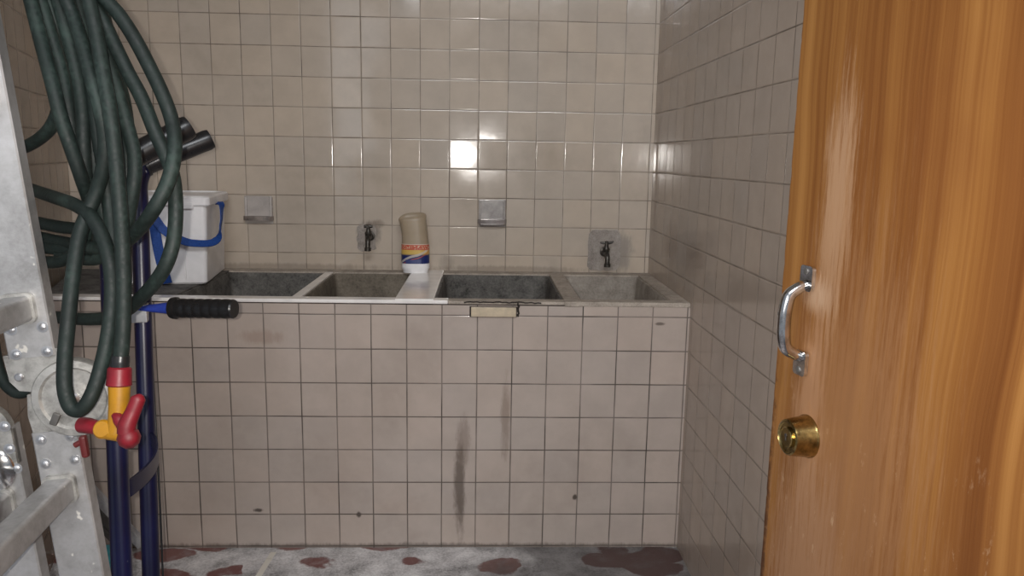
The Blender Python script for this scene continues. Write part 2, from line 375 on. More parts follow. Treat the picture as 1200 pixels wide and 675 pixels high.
def label_mat():
    t = NT('jug_label'); o = t.c.outputs['UV']; sp = t.n('ShaderNodeSeparateXYZ'); t.l(o, sp.inputs[0]); u, v = sp.outputs[0], sp.outputs[1]
    def band(x, a, b, s=0.01): return t.math('MULTIPLY', t.n_map(x, a - s, a + s), t.n_map(x, b - s, b + s, 1.0, 0.0))
    c = t.mix(t.n_map(v, 0.40, 0.52), (0.012, 0.022, 0.12), (0.62, 0.42, 0.10))
    sl = t.math('ADD', v, t.math('MULTIPLY', t.math('SUBTRACT', u, 0.5), -0.9))
    c = t.mix(t.math('MULTIPLY', band(sl, 0.34, 0.46), 0.8), c, (0.55, 0.50, 0.46))
    c = t.mix(t.math('MULTIPLY', band(sl, 0.22, 0.27), 0.8), c, (0.45, 0.08, 0.06))
    c = t.mix(t.math('MULTIPLY', band(v, 0.02, 0.20), band(u, 0.3, 0.62)), c, (0.05, 0.07, 0.20))
    c = t.mix(band(v, 0.70, 0.96), c, (0.52, 0.085, 0.045))
    c = t.mix(band(v, 0.96, 1.05), c, (0.60, 0.50, 0.42))
    cm = t.n('ShaderNodeCombineXYZ'); t.l(u, cm.inputs[0]); t.l(v, cm.inputs[1])
    k = t.noise(cm.outputs[0], 26, 2, 0.6, stretch=(1, 0.4, 1))
    c = t.mix(t.math('MULTIPLY', band(v, 0.74, 0.92), t.n_map(k, 0.52, 0.56)), c, (0.60, 0.47, 0.33))
    t.set(color=c, rough=0.35); return t.m
M['label'] = label_mat()

# ------------------------------------------------------------------ the room
XR = 1.6645; ZR = 0.823; YF = -0.6374; XL = -0.5495
AL = math.radians(18.4); LD = Vector((math.sin(AL), -math.cos(AL), 0))       # left wall runs towards the camera, leaning into the room
def slab(name, x0, x1, z0, z1, mat, loc=(0, 0, 0), rotz=0.0, th=0.1, side=1):
    bm = bmesh.new(); add_box(bm, ((x0 + x1) / 2, side * th / 2, (z0 + z1) / 2), (x1 - x0, th, z1 - z0))
    o = finish(name, bm, mat, smooth=False); o.location = loc; o.rotation_euler = (0, 0, rotz); return structure(o)
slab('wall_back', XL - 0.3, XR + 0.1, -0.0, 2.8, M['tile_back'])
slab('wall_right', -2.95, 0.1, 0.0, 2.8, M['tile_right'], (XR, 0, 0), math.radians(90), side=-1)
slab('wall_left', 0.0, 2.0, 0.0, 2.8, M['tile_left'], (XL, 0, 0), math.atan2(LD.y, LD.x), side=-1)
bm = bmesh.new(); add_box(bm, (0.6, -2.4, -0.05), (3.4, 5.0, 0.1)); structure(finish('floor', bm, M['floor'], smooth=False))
bm = bmesh.new(); add_box(bm, (0.6, -1.35, 2.85), (3.0, 2.7, 0.1)); structure(finish('ceiling', bm, M['ceiling'], smooth=False))
# cement patch where a wall tile is missing behind the right tap
def blobby(cx, cz, w, h, jag, n=28):
    out = []
    for k in range(n):
        a = 2 * math.pi * k / n; c, s = math.cos(a), math.sin(a); m = 1 / max(abs(c), abs(s))
        m = 1 + (m - 1) * 0.95; j = 1 + random.uniform(-jag, jag)
        out.append((cx + c * m * w / 2 * j, cz + s * m * h / 2 * j))
    return out
def patch(name, outlines, th, mat):
    bm = bmesh.new()
    for poly in outlines: add_prism(bm, poly, th, Matrix(((1, 0, 0, 0), (0, 0, -1, 0), (0, 1, 0, 0), (0, 0, 0, 1))))
    return structure(finish(name, bm, mat))
patch('wall_patch', [blobby(1.487, 0.911, 0.128, 0.162, 0.03)], 0.004, M['cement_patch'])
patch('wall_patch', [blobby(0.562, 0.948, 0.072, 0.10, 0.14)], 0.003, M['cement_patch'])

# ------------------------------------------------------------------ laundry trough
tr = thing('laundry_trough', 'long beige tiled laundry trough with four concrete basins against the back wall', 'sink', (0.66, -0.32, 0))
XF0 = XL + math.tan(AL) * 0.6374 + 0.01
bm = bmesh.new()
add_box(bm, ((XF0 + XR) / 2, YF + 0.02, 0.404), (XR - XF0, 0.04, 0.808))
o = finish('tiled_front', bm, M['tile_front'], tr, smooth=False)
BX = [(0.055, 0.415, 'basin_dark'), (0.445, 0.74, 'basin_mid'), (0.862, 1.268, 'basin_dark'), (1.322, 1.612, 'basin_light')]
YB, YC = -0.072, -0.592
def rim_box(name, x0, x1, y0, y1, z0, z1, mat, bev=0.003):
    bm = bmesh.new(); add_box(bm, ((x0 + x1) / 2, (y0 + y1) / 2, (z0 + z1) / 2), (x1 - x0, y1 - y0, z1 - z0), bev)
    return finish(name, bm, mat, tr)
rim_box('front_rim', XF0, 0.905, YF - 0.001, YC, 0.811, ZR, M['white_tile'])
rim_box('front_rim', 0.905, 1.30, YF - 0.0006, YC, 0.811, ZR - 0.001, M['cement'])
rim_box('front_rim', 1.30, XR, YF - 0.002, YC, 0.808, ZR, M['cement'])
rim_box('back_rim', XF0 - 0.192, XR, YB, -0.001, 0.50, ZR, M['cement'])
rim_box('side_rim', 1.612, XR, YC, YB, 0.50, ZR, M['cement'])
rim_box('divider', 0.415, 0.445, YC, YB + 0.02, 0.50, ZR, M['white_tile'])
rim_box('divider', 0.74, 0.862, YC, YB + 0.02, 0.50, ZR - 0.004, M['cement'])
rim_box('divider_cap', 0.74, 0.862, YF - 0.002, YB + 0.055, ZR - 0.012, ZR + 0.004, M['white_tile'], 0.004)
rim_box('divider', 1.268, 1.322, YC, YB, 0.50, ZR + 0.001, M['cement'])
rim_box('divider_cap', 1.268, 1.322, YF - 0.004, YC + 0.002, ZR - 0.016, ZR + 0.001, M['cement'])
bm = bmesh.new()
add_prism(bm, [(0.055, YC), (0.055, YB), (XL + 0.035, YB), (XL - math.tan(AL) * YC + 0.012, YC)], 0.05, Matrix.Translation((0, 0, ZR - 0.05)))
finish('ledge', bm, M['basin_dark'], tr)
def basin(x0, x1, mat, r=0.03, depth=0.27):
    bm = bmesh.new(); w, d = x1 - x0, YB - YC; cx, cy = (x0 + x1) / 2, (YB + YC) / 2; z = ZR - 0.006
    L = []
    for ww, dd, rr, zz in ((w, d, 0.002, z - depth - 0.02), (w, d, 0.002, z), (w - 0.012, d - 0.012, r, z), (w - 0.022, d - 0.022, r, z - 0.02), (w - 0.06, d - 0.06, r, z - depth * 0.9), (w - 0.12, d - 0.12, r, z - depth)):
        L.append([bm.verts.new((x, y, zz)) for x, y in rrect(ww, dd, rr, 5, cx, cy)])
    for a, b in zip(L, L[1:]):
        n = len(a)
        for k in range(n): bm.faces.new((a[k], a[(k + 1) % n], b[(k + 1) % n], b[k]))
    bm.faces.new(L[-1]); bm.faces.new(L[0][::-1])
    return finish('basin', bm, mat, tr)
for i, (x0, x1, m) in enumerate(BX): basin(x0, x1, M[m], 0.05 if i == 2 else 0.02)
# the loose cream tile strip and its dark broken joint on the front edge
bm = bmesh.new(); add_box(bm, (1.046, YF - 0.0005, 0.789), (0.147, 0.004, 0.033)); o = finish('open_joint', bm, M['void'], tr, smooth=False)
bm = bmesh.new(); add_box(bm, (1.047, YF - 0.005, 0.789), (0.140, 0.010, 0.030), 0.002); finish('loose_tile', bm, M['cream_tile'], tr)
o = None
bm = bmesh.new(); add_tube(bm, [Vector((0.955 + 0.24 * k / 24, YF - 0.003, ZR - 0.004 + random.uniform(-0.002, 0.002))) for k in range(25)], 0.0022, 6); finish('open_joint', bm, M['void'], tr)
bm = bmesh.new(); add_tube(bm, [(1.124 + random.uniform(-0.002, 0.002), YF - 0.003, 0.818 - 0.0055 * k) for k in range(9)], [0.0025, 0.003, 0.004, 0.0035, 0.003, 0.0035, 0.003, 0.0035, 0.002], 6); finish('open_joint', bm, M['void'], tr)

# ------------------------------------------------------------------ soap dishes
def soap_dish(x0, label, mat, lip, full):
    z0, s = 0.996, 0.106; cx = x0 + s / 2
    t = thing('soap_dish', label, 'soap dish', (cx, 0, z0), 'ceramic wall soap dishes')
    bm = bmesh.new(); add_box(bm, (cx, -0.004, z0 + s / 2), (s, 0.008, s), 0.003)
    for sx in (-1, 1): add_box(bm, (cx + sx * (s / 2 - 0.006), -0.009, z0 + s / 2 + 0.004), (0.010, 0.012, s - 0.014), 0.004)
    finish('back_plate', bm, mat, t)
    bm = bmesh.new(); n = 13; poly = []
    for k in range(n):
        a = math.pi * k / (n - 1); poly.append((cx - (s / 2 + 0.003) * math.cos(a), -0.008 - (0.036 if full else 0.028) * math.sin(a) ** 0.6))
    add_prism(bm, poly, 0.016, Matrix.Translation((0, 0, z0 + 0.014)))
    if full: add_box(bm, (cx, -0.012, z0 + 0.010), (s * 0.92, 0.018, 0.018), 0.006)
    bmesh.ops.bevel(bm, geom=[e for e in bm.edges if len(e.link_faces) == 2 and e.calc_face_angle(0) > 0.9], offset=0.003, segments=2, affect='EDGES')
    finish('tray', bm, lip, t)
soap_dish(0.102, 'dull grey ceramic soap dish with grimy tray on back wall beside white box', M['porcelain_dull'], M['scum'], False)
soap_dish(0.993, 'shiny grey ceramic soap dish on back wall above the large basin', M['porcelain'], M['porcelain_tray'], True)

# ------------------------------------------------------------------ taps
def tap(x, z, label, kind):
    t = thing('water_tap', label, 'tap', (x, 0, z), 'old wall taps over the trough')
    bm = bmesh.new(); B = Matrix.Translation((x, 0, z))
    add_lathe(bm, [(0, 0), (0.019, 0), (0.019, 0.004), (0.012, 0.006), (0.010, 0.03), (0.012, 0.031), (0.012, 0.05), (0, 0.05)], axis_frame(Vector((x, -0.003, z)), Vector((0, -1, 0))), 20)
    add_tube(bm, smooth_path([(x, -0.03, z), (x, -0.055, z - 0.002), (x + 0.001, -0.072, z - 0.016), (x + 0.001, -0.076, z - 0.040)], 6), [0.0105] * 12 + [0.0095] * 7, 14)
    add_lathe(bm, [(0.0, 0), (0.0125, 0), (0.0125, 0.012), (0.0095, 0.014), (0.0, 0.014)], axis_frame(Vector((x + 0.001, -0.076, z - 0.050)), Vector((0, 0, 1))), 18)
    add_lathe(bm, [(0, 0), (0.013, 0), (0.014, 0.012), (0.009, 0.018), (0.0065, 0.034), (0, 0.034)], axis_frame(Vector((x, -0.045, z + 0.004)), Vector((0, -0.12, 1))), 18)
    finish('tap_body', bm, M['old_brass'], t)
    bm = bmesh.new(); hz = z + 0.040; hy = -0.049
    if kind == 'tee':
        add_tube(bm, [(x - 0.026, hy, hz + 0.001), (x - 0.012, hy, hz - 0.001), (x + 0.012, hy, hz - 0.001), (x + 0.022, hy, hz + 0.003), (x + 0.026, hy, hz + 0.007)], [0.0035, 0.005, 0.005, 0.0045, 0.003], 10)
    else:
        add_tube(bm, [(x - 0.016, hy, hz), (x, hy, hz + 0.002), (x + 0.016, hy, hz)], [0.006, 0.007, 0.006], 10)
        add_tube(bm, [(x, hy - 0.015, hz), (x, hy + 0.015, hz)], 0.006, 10)
    add_lathe(bm, [(0, -0.006), (0.007, -0.006), (0.007, 0.006), (0, 0.008)], axis_frame(Vector((x, hy, hz)), Vector((0, 0, 1))), 14)
    finish('tap_handle', bm, M['old_brass'], t)
tap(0.576, 0.955, 'small corroded tap on back wall left of the cut plastic jug', 'cross')
tap(1.488, 0.905, 'dark tap with bar handle on grey cement patch above the rightmost basin', 'tee')

# ------------------------------------------------------------------ cut plastic jug on the wide divider
jc = Vector((0.757, -0.075, ZR + 0.0045)); J = thing('cut_jug', 'plastic jug with its top cut off, coloured label, standing on the white divider', 'jug', jc)
def jug_ring(z):
    rx = 0.052 if z > 0.008 else 0.047; ry = 0.040 if z > 0.008 else 0.036; ox = 0.0
    if z > 0.095:
        k = (z - 0.095) / 0.125; ox = -0.014 * k * k - 0.002 * k; rx = 0.052 + 0.004 * k * k - 0.004 * math.sin(k * 3.1)
    return rx, ry, ox
def jug_shell(z0, z1, grow, n, cut=False, inner=False, a0=0.0, a1=2 * math.pi, sides=36):
    bm = bmesh.new(); uv = bm.loops.layers.uv.new('UVMap'); rings = []; closed = abs(a1 - a0 - 2 * math.pi) < 1e-6
    cols = sides if closed else sides + 1
    for i in range(n + 1):
        z = z0 + (z1 - z0) * i / n; ring = []
        for k in range(cols):
            a = a0 + (a1 - a0) * k / sides; zz = z
            if cut: zz = z0 + (z1 + 0.010 * math.cos(a - 0.6) - 0.004 * math.cos(2 * a) - z0) * i / n
            rx, ry, ox = jug_ring(zz); e = 0.72
            cx, sy = math.cos(a), math.sin(a)
            ring.append(bm.verts.new((jc.x + ox + math.copysign(abs(cx) ** e, cx) * (rx + grow), jc.y + math.copysign(abs(sy) ** e, sy) * (ry + grow), jc.z + zz)))
        rings.append(ring)
    m = cols if closed else cols - 1
    for i in range(n):
        for k in range(m):
            f = bm.faces.new((rings[i][k], rings[i][(k + 1) % cols], rings[i + 1][(k + 1) % cols], rings[i + 1][k]))
            for lp, (du, dv) in zip(f.loops, ((0, 0), (1, 0), (1, 1), (0, 1))): lp[uv].uv = ((k + du) / sides, (i + dv) / n)
    return bm, rings
bm, rg = jug_shell(0.036, 0.212, 0.0, 12, cut=True)
o = finish('jug_wall', bm, M['jug'], J); md = o.modifiers.new('thickness', 'SOLIDIFY'); md.thickness = 0.0016
bm, rg = jug_shell(0.0, 0.038, 0.0004, 5); bm.faces.new(rg[0][::-1]); finish('jug_base', bm, M['white_plastic'], J)
bm, rg = jug_shell(0.036, 0.110, 0.0014, 6, a0=math.radians(188), a1=math.radians(352), sides=28); finish('jug_label', bm, M['label'], J)

# ------------------------------------------------------------------ white box with blue strap
BR = math.radians(8.5); bo = Vector((-0.045, -0.412, ZR + 0.0015))
BM_ = Matrix.Translation(bo) @ Matrix.Rotation(BR, 4, 'Z')
K = thing('cooler_box', 'white plastic box with lid and blue strap on the trough behind the hose', 'box', bo)
def loft(bm, secs):
    L = [[bm.verts.new(BM_ @ Vector((x, y, z))) for x, y in rrect(w_, d_, r_, 4, cx, cy)] for w_, d_, r_, cx, cy, z in secs]
    for a, b in zip(L, L[1:]):
        n = len(a)
        for k in range(n): bm.faces.new((a[k], a[(k + 1) % n], b[(k + 1) % n], b[k]))
    bm.faces.new(L[0][::-1]); bm.faces.new(L[-1])
W0, D0 = 0.262, 0.345
bm = bmesh.new()
loft(bm, [(W0 - 0.012, D0 - 0.012, 0.012, 0, D0 / 2, 0), (W0, D0, 0.014, 0, D0 / 2, 0.006), (W0 + 0.02, D0 + 0.012, 0.016, 0, D0 / 2, 0.265)])
add_box(bm, (0.066, -0.004, 0.12), (0.004, 0.004, 0.20), 0.001, BM_)
finish('box_body', bm, M['white_plastic'], K)
bm = bmesh.new(); W1, D1 = W0 + 0.045, D0 + 0.03
loft(bm, [(W1 - 0.008, D1 - 0.008, 0.016, 0, D0 / 2, 0.262), (W1, D1, 0.02, 0, D0 / 2, 0.266), (W1, D1, 0.02, 0, D0 / 2, 0.289), (W1 - 0.012, D1 - 0.012, 0.02, 0, D0 / 2, 0.295), (W1 - 0.05, D1 - 0.05, 0.02, 0, D0 / 2, 0.297), (W1 - 0.06, D1 - 0.06, 0.02, 0, D0 / 2, 0.292)])
finish('lid', bm, M['white_plastic'], K)
bm = bmesh.new(); add_box(bm, (0.085, -0.014, 0.262), (0.035, 0.010, 0.018), 0.004, BM_); finish('lid_latch', bm, M['white_plastic'], K)
def ribbon(P, wid, up, th=0.0016):
    bm = bmesh.new(); P = smooth_path(P, 8)
    prof = [(-0.5, -th / wid), (0.5, -th / wid), (0.5, th / wid), (-0.5, th / wid)]
    n = len(P); rings = []
    for i in range(n):
        tt = (P[min(i + 1, n - 1)] - P[max(i - 1, 0)]).normalized(); U = up(i / (n - 1)) if callable(up) else up
        U = (U - tt * U.dot(tt)).normalized(); V = tt.cross(U)
        rings.append([bm.verts.new(P[i] + (U * a + V * b) * wid) for a, b in prof])
    for i in range(n - 1):
        for k in range(4): bm.faces.new((rings[i][k], rings[i][(k + 1) % 4], rings[i + 1][(k + 1) % 4], rings[i + 1][k]))
    bm.faces.new(rings[0][::-1]); bm.faces.new(rings[-1]); return bm
lw = BM_.to_3x3()
def bl(x, y, z): return BM_ @ Vector((x, y, z))
hx = W1 / 2 + 0.004
bm = ribbon([bl(hx - 0.004, 0.13, 0.268), bl(hx + 0.012, 0.10, 0.255), bl(hx + 0.016, 0.06, 0.20), bl(hx + 0.006, 0.0, 0.145), bl(0.10, -0.03, 0.142), bl(0.05, -0.028, 0.158), bl(0.01, -0.024, 0.185), bl(-0.018, -0.018, 0.225)],
            0.027, lambda f: (lw @ Vector((0.0, 1.0 - f * 0.7, 0.25 + f * 0.75))).normalized())
finish('carry_strap', bm, M['strap'], K)
bm = ribbon([bl(-0.022, -0.014, 0.262), bl(-0.020, -0.016, 0.20), bl(-0.010, -0.014, 0.10), bl(0.008, -0.012, 0.006)], 0.032, lw @ Vector((1, 0, 0.1)))
finish('strap_tail', bm, M['strap'], K)

# ------------------------------------------------------------------ door, opened against the right wall
DE = Vector((1.411, -1.987, 0)); DA = math.radians(-9.3); dd = Vector((math.sin(DA), math.cos(DA), 0)); dn = Vector((-dd.y, dd.x, 0))   # dd: towards free edge; dn: face seen
DMX = frame(DE, -dd, -dn, Vector((0, 0, 1)))      # local x from the free edge to the hinge, y into the door
def on_door(px, py, off=0.0):
    o = DE + dn * off; d = at(px, py, 1.0) - CAM
    return CAM + d * ((o - CAM).dot(dn) / d.dot(dn))
bm = bmesh.new(); add_box(bm, (0.40, 0.019, 1.035), (0.80, 0.038, 2.05), 0.0015)
bmesh.ops.subdivide_edges(bm, edges=[e for e in bm.edges if e.calc_length() > 1.5], cuts=160)
for v in bm.verts:
    if v.co.x < 0.003 and 0.02 < v.co.z < 2.05: v.co.x += max(0, random.gauss(0, 0.0016))
D = thing('door_1', 'orange varnished plywood door standing open with worn streaks', 'door', DE)
D.matrix_basis = DMX; structure(D)
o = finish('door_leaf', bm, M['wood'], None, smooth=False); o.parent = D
for z in (0.25, 1.05, 1.85):
    bm = bmesh.new(); add_tube(bm, [DMX @ Vector((0.806, 0.0, z - 0.045)), DMX @ Vector((0.806, 0.0, z + 0.045))], 0.007, 12); add_box(bm, (0.785, -0.001, z), (0.036, 0.002, 0.088), 0, DMX); finish('hinge', bm, M['dark_metal'], D)
# chrome pull handle
pt, pb = on_door(949, 330, 0.002), on_door(940, 421, 0.002)
up = Vector((0, 0, 1)); hl = pt.z - pb.z; pb = Vector((pt.x, pt.y, pb.z)) * 0.5 + pb * 0.5; pt = Vector((pb.x, pb.y, pt.z))
H = bpy.data.objects.new('door_handle', None); COL.objects.link(H); H.parent = D; H.matrix_parent_inverse = DMX.inverted(); H.location = pb
def plate(c, tall):
    bm = bmesh.new(); Mx = frame(c, -dd, up, dn)
    add_prism(bm, rrect(0.026, tall, 0.005), 0.005, Mx)
    bmesh.ops.bevel(bm, geom=[e for e in bm.edges if e.calc_face_angle(0) > 1], offset=0.0012, segments=2, affect='EDGES')
    return bm
for c, sg in ((pt, 1), (pb, -1)):
    finish('handle_plate', plate(c + up * sg * 0.004, 0.032), M['chrome'], H)
    bm = bmesh.new(); add_lathe(bm, [(0, 0), (0.0045, 0), (0.004, 0.002), (0, 0.003)], axis_frame(c + up * sg * 0.013 + dn * 0.0045, dn), 12); finish('screw', bm, M['dark_metal'], H)
G = [pt + dn * 0.004 - up * 0.004, pt + dn * 0.014 - up * 0.008, pt + dn * 0.026 - up * 0.017, pt + dn * 0.030 - up * 0.032, (pt + pb) / 2 + dn * 0.031, pb + dn * 0.030 + up * 0.032, pb + dn * 0.026 + up * 0.017, pb + dn * 0.014 + up * 0.008, pb + dn * 0.004 + up * 0.004]
GP = smooth_path(G, 6); bm = bmesh.new()
add_tube(bm, GP, [0.0066 + 0.0016 * math.sin(math.pi * i / (len(GP) - 1)) for i in range(len(GP))], 18); finish('grip', bm, M['chrome'], H)
# brass deadbolt
lc = on_door(946, 511); LM = axis_frame(lc, dn)
L = bpy.data.objects.new('deadbolt_lock', None); COL.objects.link(L); L.parent = D; L.matrix_parent_inverse = DMX.inverted(); L.location = lc
bm = bmesh.new(); add_lathe(bm, [(0, 0), (0.0275, 0), (0.0275, 0.002), (0.0262, 0.004), (0.0232, 0.0255), (0.0225, 0.028), (0.0205, 0.029), (0.0195, 0.0275), (0.0185, 0.0268), (0, 0.0268)], LM, 48); finish('lock_body', bm, M['brass'], L)
bm = bmesh.new(); add_lathe(bm, [(0, 0.026), (0.0135, 0.026), (0.0135, 0.0295), (0.0125, 0.0305), (0.0115, 0.0298), (0.0, 0.0298)], LM, 40); finish('key_cylinder', bm, M['brass'], L)
bm = bmesh.new(); add_box(bm, (0, 0, 0.0302), (0.0022, 0.008, 0.0012), 0.0003, LM); add_lathe(bm, [(0, 0.0296), (0.0022, 0.0296), (0.0022, 0.0309), (0, 0.0309)], LM @ Matrix.Translation((0, 0.003, 0)), 12); finish('keyhole', bm, M['void'], L)

# ------------------------------------------------------------------ hand truck
n0, n1 = at(127, 250, 1.29), at(143, 675, 1.29); f0, f1 = at(164, 250, 1.54), at(177, 675, 1.54)
def down(a, b, z): return a + (b - a) * ((z - a.z) / (b.z - a.z))
def tohoriz(v): return Vector((v.x, v.y, 0)).normalized()
HT = thing('hand_truck', 'dark blue tubular hand truck with black rubber grips beside the ladder', 'hand truck', (0, 0, 0))
hplane = tohoriz(f1 - n1); hout = Vector((hplane.y, -hplane.x, 0))
nb, fb = down(n0, n1, 0.10), down(f0, f1, 0.10)
HT.location = Vector(((nb.x + fb.x) / 2, (nb.y + fb.y) / 2, 0))
ends = (at(221, 149, 1.345), at(246, 163, 1.59))
for (a, b, low, e, dz) in ((n0, n1, nb, ends[0], 0.108), (f0, f1, fb, ends[1], 0.092)):
    top = down(a, b, e.z - dz)
    gd = (e - (top + Vector((0, 0, 0.032)))).normalized()
    g0 = e - gd * 0.136
    bm = bmesh.new()
    add_tube(bm, smooth_path([low, down(a, b, 0.5), down(a, b, top.z - 0.25), down(a, b, top.z - 0.05), top, top + Vector((0, 0, 0.024)) + gd * 0.010, g0, g0 + gd * 0.05, e - gd * 0.004], 8), 0.0165, 18)
    finish('upright', bm, M['blue_paint'], HT)
    bm = bmesh.new(); q = [g0 - gd * 0.002]; r = [0.0185]
    prof = [(0.0, 0.0155), (0.0, 0.0235), (0.005, 0.0235), (0.006, 0.0205), (0.055, 0.021), (0.116, 0.0205), (0.130, 0.021), (0.138, 0.0195), (0.139, 0.012), (0.1395, 0.0)]
    add_lathe(bm, [(rr, zz) for zz, rr in prof], axis_frame(g0, gd), 24)
    finish('grip', bm, M['rubber'], HT)
# curved cross strap low down
s0, s1 = down(n0, n1, on_plane(150, 572, 1, n1.y).z), down(f0, f1, on_plane(150, 572, 1, n1.y).z)
def strap_at(z):
    a, b = down(n0, n1, z), down(f0, f1, z); P = []
    for k in range(17):
        f = k / 16; P.append(a + (b - a) * f + hout * (0.002 + 0.034 * math.sin(math.pi * f) ** 0.7))
    return P
zs = at(151, 578, 1.29).z
for z in (zs, 0.30):
    finish('cross_strap', ribbon(strap_at(z), 0.030, Vector((0, 0, 1)), 0.0022), M['blue_paint'], HT)
# straight cross bar at the top, toe plate, axle, wheels
bm = bmesh.new(); add_tube(bm, [down(n0, n1, 0.16), down(f0, f1, 0.16)], 0.012, 12); finish('cross_bar', bm, M['blue_paint'], HT)
mid = (nb + fb) / 2; TM = frame(Vector((mid.x, mid.y, 0)), hplane, -hout, Vector((0, 0, 1)))
bm = bmesh.new(); add_box(bm, (0, 0.019, 0.115), (0.29, 0.006, 0.21), 0.002, TM); add_box(bm, (0, 0.012, 0.016), (0.29, 0.02, 0.012), 0.003, TM); finish('toe_plate', bm, M['blue_paint'], HT)
wc = Vector((mid.x, mid.y, 0.105)) + hout * 0.10
bm = bmesh.new(); add_tube(bm, [wc - hplane * 0.205, wc + hplane * 0.205], 0.009, 12); finish('axle', bm, M['dark_metal'], HT)
for sg in (-1, 1):
    c = wc + hplane * sg * 0.17; WM = axis_frame(c, hplane)
    bm = bmesh.new(); add_lathe(bm, [(0.055, -0.022), (0.09, -0.026), (0.103, -0.016), (0.105, 0.0), (0.103, 0.016), (0.09, 0.026), (0.055, 0.022), (0.055, -0.022)], WM, 36); w_ = finish('wheel', bm, M['rubber'], HT)
    bm = bmesh.new(); add_lathe(bm, [(0, -0.028), (0.018, -0.028), (0.02, -0.012), (0.056, -0.016), (0.056, 0.016), (0.02, 0.012), (0.018, 0.028), (0, 0.028)], WM, 28); finish('hub', bm, M['bright_blue'], w_)
    bm = bmesh.new(); fr = (nb if sg < 0 else fb); add_tube(bm, [fr + Vector((0, 0, 0.06)), c - hplane * sg * 0.035], 0.008, 10); finish('axle_bracket', bm, M['blue_paint'], HT)
bm = bmesh.new(); add_tube(bm, smooth_path([at(176.5, 384, 1.545), at(181, 470, 1.55), at(187, 580, 1.55), at(191.5, 690, 1.55), at(200, 900, 1.53)], 6), 0.0021, 8); finish('stay_wire', bm, M['rubber'], HT)
# folding lower handle bolted to the far upright
h0 = at(163, 361, 1.515); h1 = at(204, 361, 1.50); h2 = at(275, 362, 1.48); hd = (h2 - h1).normalized()
HM = axis_frame(h0, h1 - h0); ln = (h1 - h0).length + 0.02
bm = bmesh.new()
secs = [(0.0, 0.004, 0.012), (0.015, 0.006, 0.013), (0.6 * ln, 0.011, 0.0135), (ln, 0.0145, 0.0145)]
RG = []
for z, a, b in secs: RG.append([bm.verts.new(HM @ Vector((b * math.cos(2 * math.pi * k / 16), a * math.sin(2 * math.pi * k / 16), z))) for k in range(16)])
for a, b in zip(RG, RG[1:]):
    for k in range(16): bm.faces.new((a[k], a[(k + 1) % 16], b[(k + 1) % 16], b[k]))
bm.faces.new(RG[0][::-1]); bm.faces.new(RG[-1])
fh = finish('folding_handle', bm, M['bright_blue'], HT)
gl = (h2 - h1).length; prof = [(0, 0.0145), (-0.004, 0.0205), (0.0, 0.0215), (0.006, 0.0215), (0.008, 0.0185)]
z = 0.012
while z < gl - 0.012: prof += [(z, 0.0185), (z + 0.004, 0.0192), (z + 0.011, 0.0192), (z + 0.015, 0.0182)]; z += 0.018
prof += [(gl - 0.003, 0.0188), (gl, 0.017), (gl, 0.0)]
bm = bmesh.new(); add_lathe(bm, [(r, zz) for zz, r in prof], axis_frame(h1, hd), 26); finish('grip', bm, M['rubber'], fh)
bm = bmesh.new(); add_lathe(bm, [(0, -0.026), (0.009, -0.026), (0.009, -0.018), (0.005, -0.018), (0.005, 0.02), (0.009, 0.021), (0.008, 0.027), (0, 0.028)], axis_frame(at(162, 350, 1.51), -hplane), 12); add_box(bm, (0, 0, 0), (0.03, 0.036, 0.034), 0.002, axis_frame(at(164, 366, 1.522), hplane)); finish('bolt_bracket', bm, M['rivet'], fh)

# ------------------------------------------------------------------ articulated aluminium ladder
LDP = 1.05
rd = Vector((0.113, -0.994, 0)).normalized()                    # along the rungs, towards the camera
pU, pA = at(35, 400, LDP), at(75, 600, LDP)
perp = Vector((-rd.y, rd.x, 0)); lu = (Vector((0, 0, 1)) * math.cos(math.radians(5.2)) - perp * math.sin(math.radians(5.2))).normalized()        # up the ladder, leaning to the left wall
hc0 = at(62, 462, LDP); lw_ = rd.cross(lu).normalized()
if lw_.x < 0: lw_ = -lw_                                          # across the rail, to the right
LA = thing('folding_ladder', 'scuffed aluminium folding ladder with round cast hinges leaning by the left wall', 'ladder', (0, 0, 0))
def lpt(c, u=0.0, w=0.0, r=0.0): return c + lu * u + lw_ * w + rd * r
foot = hc0 + lu * (-(hc0.z) / lu.z); LA.location = Vector((foot.x, foot.y, 0)) - rd * 0.0
LEN = 0.165
def rail_poly(wd, dp, th=0.003):       # C profile: web towards the camera, flanges behind (local x across, y along the rungs)
    a, r = wd / 2, 0.006
    return [(-a, -dp), (-a + th, -dp), (-a + th, -th), (a - th, -th), (a - th, -dp), (a, -dp), (a, -0.002), (a - 0.002, 0.0), (-a + 0.002, 0.0), (-a, -0.002)]
def rail(c, u0, u1, wd, dp, flip=1):
    bm = bmesh.new(); Mx = frame(lpt(c, u0), lw_, rd * flip, lu); add_prism(bm, rail_poly(wd, dp), u1 - u0, Mx); return bm
WD, DP = 0.0595, 0.024
hc = at(62, 462, LDP)                    # middle of the hinge gap, in the web plane
hu = lambda px, py: (at(px, py, LDP) - hc).dot(lu)
uU, uA = hu(42, 416), hu(60, 508)
def rivet(c, r=0.0045):
    bm = bmesh.new(); add_lathe(bm, [(r * 1.7, -0.0005), (r * 1.7, 0.0006), (r * 1.05, 0.0008), (r, 0.0018), (r * 0.6, 0.0028), (0, 0.003)], axis_frame(c, rd), 14); return bm
RUNG = 0.33
